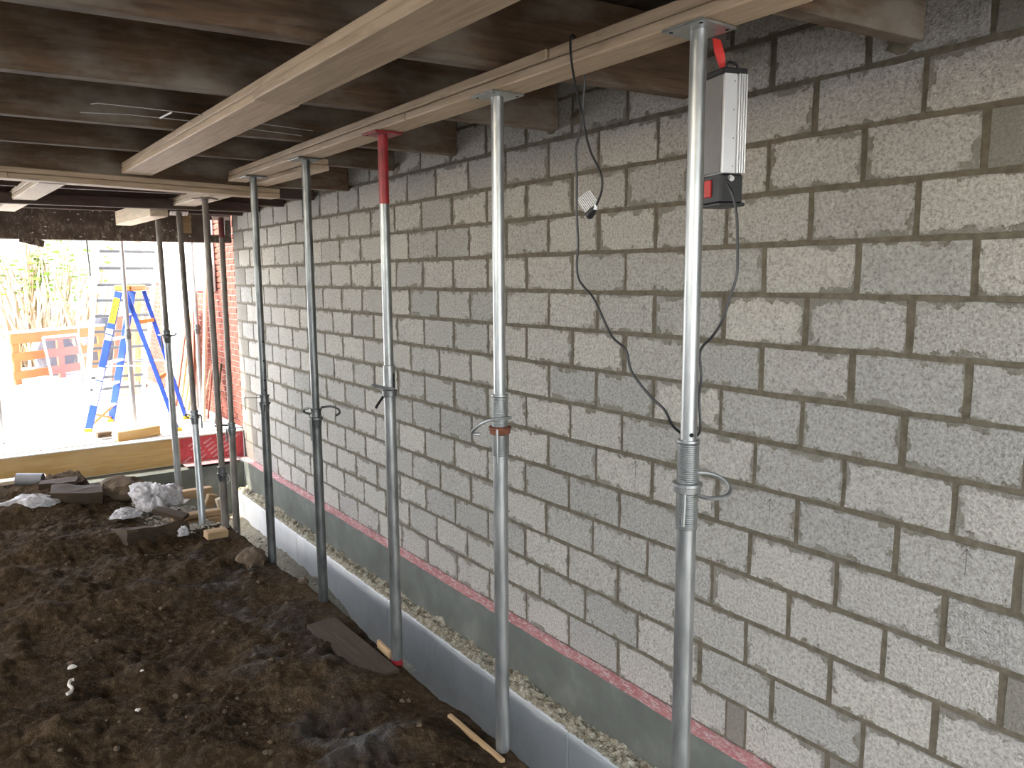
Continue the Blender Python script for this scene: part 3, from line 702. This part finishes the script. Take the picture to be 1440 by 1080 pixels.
ly = px(803, 60, x=1.72).y
A = [(838, 290, 1.925), (846, 268, 1.92), (845, 245, 1.915), (830, 212, 1.91), (822, 179, 1.905), (820, 150, 1.90), (822, 118, 1.897)]
pts = [px(u, v, x=x) for u, v, x in A]
ya = pts[-1].y
pts += [Vector((1.888, ya-.01, 2.86)), Vector((1.865, ya-.02, 2.897)), Vector((1.80, (ya+ly)/2, 2.897)), Vector((1.735, ly+.005, 2.897))]
A = [(802, 56, 1.716), (805, 96, 1.714), (816, 151, 1.712), (819, 166, 1.712), (813, 195, 1.712), (810, 212, 1.713), (811, 260, 1.715), (811, 300, 1.718), (813, 345, 1.72), (811, 372, 1.72), (815, 395, 1.72), (835, 420, 1.725), (850, 452, 1.73), (862, 475, 1.735), (880, 492, 1.74), (887, 520, 1.745), (900, 540, 1.75), (917, 560, 1.76), (935, 577, 1.77), (945, 597, 1.785), (955, 607, 1.805)]
pts += [px(u, v, x=x) for u, v, x in A]
pts += [px(968, 616, x=1.85)]
A = [(984, 606, 1.86), (983, 560, 1.86), (986, 530, 1.86), (984, 500, 1.86), (988, 487, 1.862), (1000, 475, 1.87), (1015, 452, 1.88), (1025, 422, 1.89), (1034, 395, 1.90), (1037, 377, 1.905), (1037, 340, 1.91), (1036, 305, 1.912), (1031, 275, 1.91), (1022, 258, 1.905)]
pts += [px(u, v, x=x) for u, v, x in A]
ct = thing('power_cord', 'black power cord looped from the work light over the long beam', 'cord', pts[0])
sp_ = smooth(pts, 5); L0 = pts[0]
obj('cable', MB().tube([q-L0 for q in sp_], .0042, 8), 'black_plastic', ct, True)
pd = (px(824, 310, x=1.93)-L0); dn = pd.normalized()
pl = obj('plug', MB().tube([Vector((0, 0, 0)), dn*.012, dn*.02, dn*.05, dn*.055], [.006, .009, .014, .016, .013], 12), 'black_plastic', ct, True)
sid = dn.cross(Vector((1, 0, 0))).normalized()
for k in (-1, 1): obj('prong', MB().tube([dn*.052+sid*.007*k, dn*.073+sid*.007*k], .0025, 6), 'wire', pl)
tg = obj('warning_tag', MB().box((0, 0, 0), (.062, .0012, .058), None, .0004), 'cord_tag', ct)
tg.location = px(826, 283, x=1.922)-L0 + Vector((0, 0, 0)); tg.rotation_euler = (0, math.radians(-35), math.radians(-40))
obj('tag_band', MB().tube([Vector((0, 0, .006)), Vector((-.002, 0.002, -.012))], .0062, 8), 'label_white', ct)

# thin wires slung under the joists
for lb, A, tie in (('upper thin steel wire slung below the dark joists', [(128, 146), (138, 145), (205, 152), (280, 161), (360, 173), (440, 184)], None), ('lower thin steel wire with a short tie stick below the dark joists', [(113, 158), (180, 161), (267, 170), (350, 181), (425, 191)], [(225, 166), (241, 158)])):
    P = [px(u, v, z=2.874) for u, v in A]; o = thing('wire', lb, 'wire', P[0])
    obj('strand', MB().tube([q-P[0] for q in P], .0022, 6), 'wire', o)
    if tie: obj('tie_stick', MB().tube([px(u, v, z=2.874)-P[0] for u, v in tie], .004, 6), 'print_white', o)

# ------------------------------------------------------------------ DEBRIS ON THE EARTH
def board_on(name, label, a, b, wd, th, mat, z, cat='board', tilt=0):
    p0 = px(*a, z=z); p1 = px(*b, z=z); u_ = Vector((math.sin(tilt), 0, math.cos(tilt)))
    return tag(bar(name, p0, p1, wd, th, mat, None, .003, u_), label, cat)
board_on('plank', 'flat dirt-covered plank lying along the edge of the earth by the red-headed post', (452, 876), (540, 952), .18, .03, 'dirty_board', .075)
board_on('edge_board', 'narrow wooden board on edge along the trench by the rusty-nut post', (632, 1016), (708, 1082), .022, .09, 'plywood', .045)
board_on('edge_board', 'short splintered wood strip at the trench edge by the red foot', (532, 905), (550, 923), .02, .05, 'plywood', .085)
def stone(label, u, v, z, r, d, seed, mat='rock', name='rock', cat='rock', amp=.35, sub=3, f=1.6):
    p = px(u, v, z=z); return tag(obj(name, lump(r, d, seed, sub, amp, f), mat, None, loc=(p.x, p.y, z)), label, cat)
stone('large earth-crusted rock leaning on the wire-pin post', 354, 787, .06, .12, (.8, .9, .75), 3)
stone('small dark stone on the sandy trench rim', 427, 818, .06, .035, (1, 1, .8), 4)
stone('big dirty boulder between the plastic bags', 171, 690, .15, .18, (1.15, .8, .72), 9)
def bag_mesh(r, d, seed, amp):
    from mathutils import noise as mn
    bm = bmesh.new(); bmesh.ops.create_icosphere(bm, subdivisions=5, radius=1); off = Vector((seed*3.1, seed*1.7, seed*.9))
    for v in bm.verts:
        p = v.co.copy(); lob = mn.noise(p*1.1+off)*.55
        w_ = Vector((mn.noise(p*1.3+off*2), mn.noise(p*1.3+off*3), mn.noise(p*1.3-off)))*.8
        rid = sum((1-abs(mn.noise((p+w_)*f_+off))*2.2)*a_ for f_, a_ in ((1.7, .5), (3.6, .3), (7.5, .14)))
        k = 1+lob+amp*(rid-.45)
        z = p.z*d[2]*k; z = z if z > -.3*d[2] else -.3*d[2]
        v.co = Vector((p.x*d[0]*k, p.y*d[1]*k, z))*r
    m = bpy.data.meshes.new('bag'); bm.to_mesh(m); bm.free(); m.polygons.foreach_set('use_smooth', [True]*len(m.polygons)); return m
def bag(label, u, v, z, r, d, seed, amp=.45, f=0, mat='plastic_bag', name='plastic_bag', cat='bag'):
    p = px(u, v, z=z); return tag(obj(name, bag_mesh(r, d, seed, amp), mat, None, loc=(p.x, p.y, z)), label, cat)
bag('crumpled grey plastic bag spread flat on the earth left of the wood blocks', 42, 713, .17, .21, (1.25, .6, .48), 21, .5)
bag('puffed pale plastic bag at the right of the boulder', 219, 704, .07, .19, (.95, .8, .9), 22, .5)
bag('torn end of clear plastic at the foot of the flat bag', 20, 726, .15, .06, (1.0, .6, .6), 23)
bag('crumpled silvery plastic on a lump of earth', 178, 724, .14, .075, (1.4, .8, .7), 24, .6)
bag('thin shred of clear plastic beside the dirt-caked board', 258, 750, .08, .05, (.8, .6, 1.0), 25, .6)
def rough_box(dims, seed, amp=.03):
    from mathutils import noise as mn
    bm = bmesh.new(); bmesh.ops.create_cube(bm, size=1); bmesh.ops.subdivide_edges(bm, edges=bm.edges, cuts=5, use_grid_fill=True)
    for v in bm.verts:
        q = Vector((v.co.x*dims[0], v.co.y*dims[1], v.co.z*dims[2])); n = mn.noise_vector(q*6+Vector((seed, seed*2, 0)))*amp + mn.noise_vector(q*22+Vector((seed, 0, 5)))*amp*.35; v.co = q+n
    m = bpy.data.meshes.new('rough'); bm.to_mesh(m); bm.free(); return m
def blockat(name, label, u, v, z, dims, rz, mat, tilt=(0, 0), cat='wood block', rough=0):
    p = px(u, v, z=z); o = obj(name, rough_box(dims, u, rough) if rough else MB().box((0, 0, 0), dims, None, .006), mat, None, loc=p); o.rotation_euler = (tilt[0], tilt[1], rz); return tag(o, label, cat)
blockat('wood_block', 'dirty wood block with a flat top between the boulder and the flat bag', 107, 698, .19, (.40, .24, .15), -.12, 'dirty_board', (.12, .10), rough=.018)
blockat('wood_block', 'narrow dirty wood block touching the grey pipe', 82, 683, .20, (.30, .14, .10), -.2, 'dirty_board', (.08, .0), rough=.014)
blockat('wood_board', 'dirt-caked broad board half sunk below the silvery plastic', 203, 752, .075, (.52, .34, .12), .35, 'dirty_board', (-.25, .16), 'board', rough=.04)
blockat('wood_offcut', 'brown wood offcut lying past the dirt-caked board', 240, 722, .06, (.30, .10, .04), -.75, 'dirty_board', (.1, .2), 'offcut')
blockat('wood_offcut', 'split wood offcut in front of the pin-hole post', 304, 750, .10, (.17, .09, .06), .1, 'plywood', (.1, .05), 'offcut')
blockat('timber', 'pale timber on the gravel behind the farthest inside post', 258, 696, -0.04, (.55, .09, .09), .0, 'plywood', cat='timber')
blockat('timber', 'lower squared timber behind the short-beam post', 284, 733, -0.09, (.48, .10, .06), .0, 'plywood', cat='timber')
blockat('timber', 'upper squared timber behind the short-beam post', 276, 724, -0.03, (.42, .09, .05), -.04, 'plywood', cat='timber')
blockat('wood_offcut', 'small upright offcut on the gravel between two posts', 296, 704, -0.01, (.10, .05, .13), .3, 'plywood', (.2, .3), 'offcut')
blockat('wood_offcut', 'pale offcut leaning by the pin-hole post', 310, 712, -0.01, (.05, .05, .17), .1, 'spruce_pale', (.1, -.25), 'offcut')
pt = thing('pipe', 'grey plastic pipe end lying by the white board', 'pipe', px(42, 674, z=.25)); d = Vector((.42, -.18, -.03)).normalized()
obj('pipe_wall', MB().tube([-d*.11, d*.11], .058, 20), 'grey_pipe', pt, True); obj('pipe_mouth', MB().tube([d*.1095, d*.1115], .050, 20), 'pipe_inside', pt)
tag(bar('plank', (-.9, 8.86, .16), (.63, 8.86, .165), .14, .04, 'spruce_pale', None, .004), 'pale plank lying in front of the yellow sill', 'plank')
tag(bar('plank', (-.9, 8.62, .125), (.42, 8.66, .125), .14, .04, 'spruce_pale', None, .004), 'second pale plank nearer the bags', 'plank')
sc = thing('plaster_curl', 'curled pale scrap lying on the dark earth', 'scrap', px(101, 963, z=.16)); P = [px(u, v, z=.165)-sc.location for u, v in ((104, 955), (99, 957), (97, 963), (101, 967), (100, 972), (94, 976))]
obj('curl', MB().tube(smooth([Vector((q.x, q.y, .004)) for q in P], 4), .008, 8), 'plaster_scrap', sc, True)
for lb, u, v, s in (('tiny pale scrap above the curled one', 101, 938, .02), ('white scrap near the left of the earth floor', 4, 886, .03), ('small pale chip in the middle of the earth', 199, 943, .009), ('thin pale splinter on the earth', 194, 998, .012)):
    stone(lb, u, v, .15, s, (1, .7, .5), u, 'plaster_scrap', 'scrap', 'scrap', .5, 2)

# ------------------------------------------------------------------ YARD
G = .3
# brick wall of the neighbour
BXF = 2.80
bw = obj('wall_yard', MB().box((BXF+.13, 12.42, 2.1), (.24, 5.84, 3.6)), 'brick_mortar', kind='structure'); tag(bw, 'sunlit red brick wall beyond the block wall')
bme = MB().box((0, 0, 0), (.03, .205, .058), None, .003).mesh('brick'); bme.materials.append(MATS['brick'])
bl = []
for r in range(48):
    z = .33+r*.0735
    for k in range(52):
        y = 9.56+k*.2165+(r % 2)*.108
        if y < 15.2: bl.append((y, z))
def bvis(b):
    y, z = b; P = Vector((BXF, y, z-CH)); d = P.dot(fw); vv = 540-FPX*P.dot(up)/d
    return (1 if 335 < vv < 640 else 0)*(1/y)
bl.sort(key=bvis, reverse=True); rb = MB()
for i, (y, z) in enumerate(bl):
    if i < 300: obj('brick', bme, 'brick', bw, loc=(BXF+.002+rnd.uniform(0, .003), y, z))
    else: rb.add([(v.co.x+BXF+.002, v.co.y+y, v.co.z+z) for v in bme.vertices], [tuple(q.vertices) for q in bme.polygons])
obj('far_bricks', rb, 'brick', bw, kind='stuff')
# white sheets on the brick wall
for lb, y0, y1, z0, z1, th in (('tall white sheet leaning on the brick wall behind the blue ladder', 11.55, 13.45, .3, 3.1, .04), ('white sheet fixed high on the brick wall above the leaning planks', 10.35, 11.5, 1.95, 3.1, .03), ('white sheet fixed high on the brick wall behind the ladder frame', 13.5, 15.3, 2.05, 3.3, .03)):
    o = obj('white_sheet', MB().box((0, 0, 0), (th, y1-y0, z1-z0), None, .006), 'white_paint', None, loc=(BXF-.02-th/2, (y0+y1)/2, (z0+z1)/2)); tag(o, lb, 'sheet')
# planks leaning on the brick wall
for i, (mt, lb, ub, vb, ut, vt, wd) in enumerate([('red_plank', 'faded red plank leaning on the brick wall', 246, 570, 263, 440, .2), ('plywood', 'yellowish plank leaning next to the faded red plank', 253, 573, 270, 432, .15), ('lvl', 'bright yellow plank leaning second from the faded red plank', 259, 575, 276, 450, .13), ('plywood', 'narrow plank leaning by the pale yard post', 264, 577, 281, 470, .1), ('red_plank', 'tall red board standing at the brick wall behind the pale post', 276, 585, 272, 362, .12), ('spruce_pale', 'tall pale board standing beside the tall red board', 297, 592, 290, 365, .09)]):
    p0 = px(ub, vb, z=G+.0); p1 = px(ut, vt, x=BXF-.12)
    if i >= 4: p0.x = BXF-.30
    tag(bar('lumber_plank', p0+Vector((0, 0, .01)), p1, wd, .03, mt, None, .003, (-1, 0, .1)), lb, 'plank')
for i, (ub, vb, ut, vt, mt, lb) in enumerate([(290, 585, 296, 520, 'spruce_pale', 'thin pale stick leaning at the brick wall'), (298, 590, 300, 505, 'red_plank', 'thin reddish stick leaning at the brick wall'), (303, 600, 310, 530, 'spruce_pale', 'short pale stick leaning low near the block wall end'), (307, 596, 311, 512, 'dirty_board', 'thin brown stick leaning at the brick wall')]):
    p0 = px(ub, vb, z=G); p0.x = BXF-.22; p1 = px(ut, vt, x=BXF-.03); tag(bar('stick', p0+Vector((0, 0, .01)), p1, .035, .02, mt, None, .002, (-1, 0, .1)), lb, 'stick')
# blue step ladder
F1, F2, B1, B2 = px(124, 607, z=G), px(156, 593, z=G), px(250, 606, z=G), px(262, 589, z=G)
T1, T2, S1, S2 = px(167, 410, y=10.32), px(186, 408, y=10.70), px(177, 410, y=10.30), px(202, 406, y=10.68)
T2.z = T1.z; S1.z = T1.z; S2.z = T1.z
lad = thing('step_ladder', 'blue fibreglass step ladder with a yellow brand label standing in the yard', 'ladder', (F1+F2+B1+B2)/4)
def rail(p0, p1, oth, wd, mat): return bar('side_rail', p0, p1, wd, .03, mat, lad, .004, (oth*-1))
r1 = rail(F1, T1, (F2-F1).normalized(), .085, 'ladder_blue'); r2 = rail(F2, T2, (F1-F2).normalized(), .085, 'ladder_blue')
b1 = rail(B1, S1, (B2-B1).normalized(), .05, 'ladder_blue'); b2 = rail(B2, S2, (B1-B2).normalized(), .05, 'ladder_blue')
for k in range(5):
    q = .14+k*.172; a_, b_ = F1.lerp(T1, q), F2.lerp(T2, q); bar('step', a_, b_, .08, .025, 'aluminium', lad, .003)
for q in (.38, .78): bar('rear_brace', B1.lerp(S1, q), B2.lerp(S2, q), .03, .05, 'ladder_orange', lad, .003)
for q in (.45,): bar('spreader', F1.lerp(T1, q+.02), B1.lerp(S1, q+.02), .02, .012, 'aluminium', lad, .002)
for q in (.47,): bar('spreader', F2.lerp(T2, q), B2.lerp(S2, q), .02, .012, 'aluminium', lad, .002)
tp_ = (T1+T2+S1+S2)/4; bar('top_cap', (T1+S1)/2+Vector((0, 0, .04)), (T2+S2)/2+Vector((0, 0, .04)), .20, .07, 'ladder_orange', lad, .012)
for fpt in (F1, F2, B1, B2): obj('foot', MB().box(fpt-lad.location+Vector((0, 0, .02)), (.09, .07, .04), None, .006), 'ladder_yellow', lad)
bar('foot_brace', F1.lerp(T1, .03), F2.lerp(T2, .13), .02, .03, 'ladder_orange', lad, .003); bar('foot_brace', F2.lerp(T2, .03), F1.lerp(T1, .13), .02, .03, 'ladder_orange', lad, .003)
Lr = (T1-F1).length; ht_ = .0155
def onrail(q0, q1, mat, nm, side=1):
    return obj(nm, MB().box(((q0+q1)/2*Lr-Lr/2, 0, side*(ht_+.001)), ((q1-q0)*Lr, .078, .003), None, .0005), mat, r1)
SD = 1
yl = onrail(.775, .955, 'label_yellow', 'brand_label', SD); onrail(.70, .735, 'label_white', 'safety_label', SD); onrail(.655, .69, 'label_white', 'safety_label', SD); onrail(.37, .46, 'label_white', 'safety_label', SD); onrail(.19, .36, 'label_white', 'safety_label', SD)
tv2, tf2 = text_mesh('FEATHERLITE', .085)
kx = .30/(max(p.x for p in tv2)-min(p.x for p in tv2)); mm = MB(); mm.add([(p.x*kx+.865*Lr-Lr/2, p.y, ht_+.0032) for p in tv2], tf2)
obj('brand_lettering', mm, 'black_plastic', yl, kind='stuff')
# scaffold ladder frame
sb0, sb1 = px(121, 562, y=12.55), px(199, 562, y=12.6); st0 = px(138, 330, y=12.75); st1 = px(222, 330, y=12.8)
sb0.z = sb1.z = G; st0.z = st1.z = max(st0.z, st1.z)
sf = thing('scaffold_frame', 'tall aluminium ladder frame standing behind the blue ladder', 'ladder', (sb0+sb1)/2)
bar('side_rail', sb0, st0, .06, .05, 'aluminium', sf, .006); bar('side_rail', sb1, st1, .06, .05, 'aluminium', sf, .006)
zs = [px(130, v, y=sb0.y+.12).z for v in (353, 377, 401, 423, 445, 467, 490, 511, 531, 547)]
for z in zs:
    q = (z-G)/(st0.z-G)
    if 0 < q < 1: obj('rung', MB().tube([sb0.lerp(st0, q)-sf.location, sb1.lerp(st1, q)-sf.location], .022, 8), 'dark_grey', sf, True)
# boards leaning behind the frame
for i, (ub, vb, ut, vt, mt, lb) in enumerate([(186, 541, 207, 332, 'spruce_pale', 'tall pale board leaning behind the ladder frame'), (194, 543, 213, 332, 'plywood', 'tall yellowish board leaning behind the ladder frame'), (176, 548, 190, 420, 'plywood', 'shorter board leaning behind the blue ladder'), (160, 550, 169, 440, 'red_plank', 'dark reddish board standing behind the blue ladder')]):
    p0 = px(ub, vb, z=G+.01); p1 = px(ut, vt, y=p0.y+.35); p0.x = min(p0.x, 2.66); p1.x = min(p1.x, 2.70); tag(bar('lumber_plank', p0, p1, .10, .03, mt, None, .003, (0, -1, .1)), lb, 'plank')
for lb, A in (('thin grey pole leaning left of the ladder frame', [(118, 548), (109, 440), (115, 333)]), ('short blue grey strip hanging from the lintel', [(127, 388), (123, 350), (121, 334)])):
    yq = 13.6 if A[0][1] > 400 else LY+.1; P = [px(u, v, y=yq) for u, v in A]
    if yq > 13: P[0].z = G
    o = thing('thin_pole', lb, 'pole', P[0]); obj('pole', MB().tube([q-P[0] for q in smooth(P, 4)], .014 if yq > 13 else .009, 8), 'old_steel', o, True)
# orange fence with leaning window screen
f0, f1 = px(18, 542, z=G), px(148, 521, z=G)
fe = thing('fence', 'low orange slatted fence at the back of the yard', 'fence', f0); dd = (f1-f0).normalized(); nn_ = Vector((-dd.y, dd.x, 0))
for zc_ in (.16, .48, .80): bar('slat', f0+Vector((0, 0, zc_))-nn_*.03, f1+Vector((0, 0, zc_))-nn_*.03, .025, .15 if zc_ < .7 else .18, 'orange_paint', fe, .004)
bar('top_rail', f0+Vector((0, 0, .91)), f1+Vector((0, 0, .91)), .16, .04, 'white_paint', fe, .004)
for q in (.05, .5, .97): bar('post', f0.lerp(f1, q), f0.lerp(f1, q)+Vector((0, 0, .89)), .14, .05, 'orange_paint', fe, .004, tuple(nn_))
s0, s1 = px(60, 538, z=G), px(118, 530, z=G); s1 = s0+dd*.78; s0 -= nn_*.22; s1 -= nn_*.22; ln = Vector((0, 0, .80))+nn_*.13
ws = thing('window_screen', 'white framed insect screen leaning on the orange fence', 'screen', s0)
for a_, b_ in ((s0, s1), (s0+ln, s1+ln), (s0, s0+ln), (s1, s1+ln)): bar('frame_bar', a_, b_, .04, .02, 'white_paint', ws, .003, tuple(-nn_))
m = MB(); q_ = [s0+dd*.02, s1-dd*.02, s1-dd*.02+ln, s0+dd*.02+ln]; m.add([p-s0 for p in q_], [(0, 1, 2, 3)]); obj('mesh_panel', m, 'screen_mesh', ws)
# shrub and heap of cut branches behind the fence
def shrub(label, base, n, hgt, spread, leaves, seed, mats=('stem', 'stem_pale')):
    r = random.Random(seed); o = thing('shrub', label, 'shrub', base)
    sm = {k: MB() for k in mats}; lm = MB()
    for k in range(n):
        a = r.uniform(0, 6.28); rad = r.uniform(0, .35)*spread; top = Vector((math.cos(a)*rad*3.0, math.sin(a)*rad*1.5, hgt*r.uniform(.45, 1)))
        b0 = Vector((math.cos(a)*rad*.9, math.sin(a)*rad*.6, 0)); md = b0.lerp(top, .55)+Vector((r.uniform(-.15, .15), r.uniform(-.15, .15), .1))
        P = smooth([b0, md, top], 4); sm[r.choice(mats)].tube(P, [.022*(1-.75*i/(len(P)-1)) for i in range(len(P))], 5)
        for j in range(leaves):
            c_ = P[r.randrange(4, len(P))]+Vector((r.gauss(0, .12), r.gauss(0, .12), r.gauss(0, .1))); R = Matrix.Rotation(r.uniform(0, 6.28), 3, 'Z') @ Matrix.Rotation(r.uniform(-1.2, 1.2), 3, 'X'); s = r.uniform(.06, .11)
            lm.add([c_+R @ Vector(q)*s for q in ((-.9, 0, 0), (-.3, -.5, .1), (.6, -.35, .05), (1.2, 0, -.1), (.6, .35, .05), (-.3, .5, .1))], [(0, 1, 2, 3, 4, 5)])
    for k in mats: obj('branches', sm[k], k, o, kind='stuff')
    if leaves: obj('leaves', lm, 'leaf', o, kind='stuff')
    return o
fb = px(70, 520, z=G); shrub('tall leafy shrub with brown stems behind the orange fence', (fb.x+.1, fb.y+2.5, G), 80, 3.4, 1.4, 5, 5)
fb = px(135, 515, z=G); shrub('thin leafy shrub behind the ladder frame', (fb.x+.2, fb.y+4.6, G), 30, 3.4, 1.0, 5, 8)
hp = thing('branch_heap', 'heap of cut pale branches leaning behind the orange fence', 'branches', (px(62, 520, z=G).x+.15, px(62, 520, z=G).y+.75, G)); r = random.Random(3)
hm = {k: MB() for k in ('stem', 'stem_pale')}
for k in range(60):
    x = r.uniform(-.6, 1.0); y = r.uniform(-.2, .4); hm[r.choice(list(hm))].tube([(x, y, .0), (x+r.uniform(-.5, .5), y+r.uniform(.0, .3), r.uniform(1.1, 1.9))], [.03, .015], 5)
for k in hm: obj('branches', hm[k], k, hp, kind='stuff')
p = px(28, 505, z=G); bin_ = stone('dark cloth bundle behind the orange fence', 48, 500, .75, .42, (.8, .6, 1.1), 40, 'dark_cloth', 'bundle', 'bundle', .2)
bin_.location = (f0.x+.75, f0.y+1.25, .72)
p = px(140, 455, y=17.8); b2_ = stone('dark bin shape behind the ladder frame', 140, 455, .9, .36, (.9, .7, 1.6), 41, 'dark_cloth', 'bin', 'bin', .08); b2_.location = (p.x, 17.9, .84)
# small things on the yard ground
blockat('rubble_heap', 'dark rubble heap at the foot of the brick wall', 208, 532, .36, (.1, .1, .1), 0, 'rock', cat='rubble')
bpy.data.objects.remove(bpy.data.objects['rubble_heap'])
stone('dark rubble heap at the foot of the brick wall behind the blue ladder', 196, 543, .34, .12, (.9, 1, .5), 44, 'rock', 'rubble_heap', 'rubble', .5)
blockat('carton', 'small orange carton on the ground behind the blue ladder', 176, 546, .40, (.32, .25, .2), .3, 'lvl', cat='carton')
pv = blockat('paver', 'two grey brown pavers stacked between the ladder foot and the sill', 146, 613, .335, (.15, .10, .03), .15, 'rock', cat='paver'); 
o = obj('paver_upper', MB().box((0, .0, .034), (.15, .10, .03), None, .004), 'rock', pv)
a_, b_ = px(162, 614, z=.36), px(222, 604, z=.36)
tag(bar('timber', a_, b_, .12, .11, 'lvl', None, .005), 'squared yellow timber lying on the yard ground by the sill', 'timber')
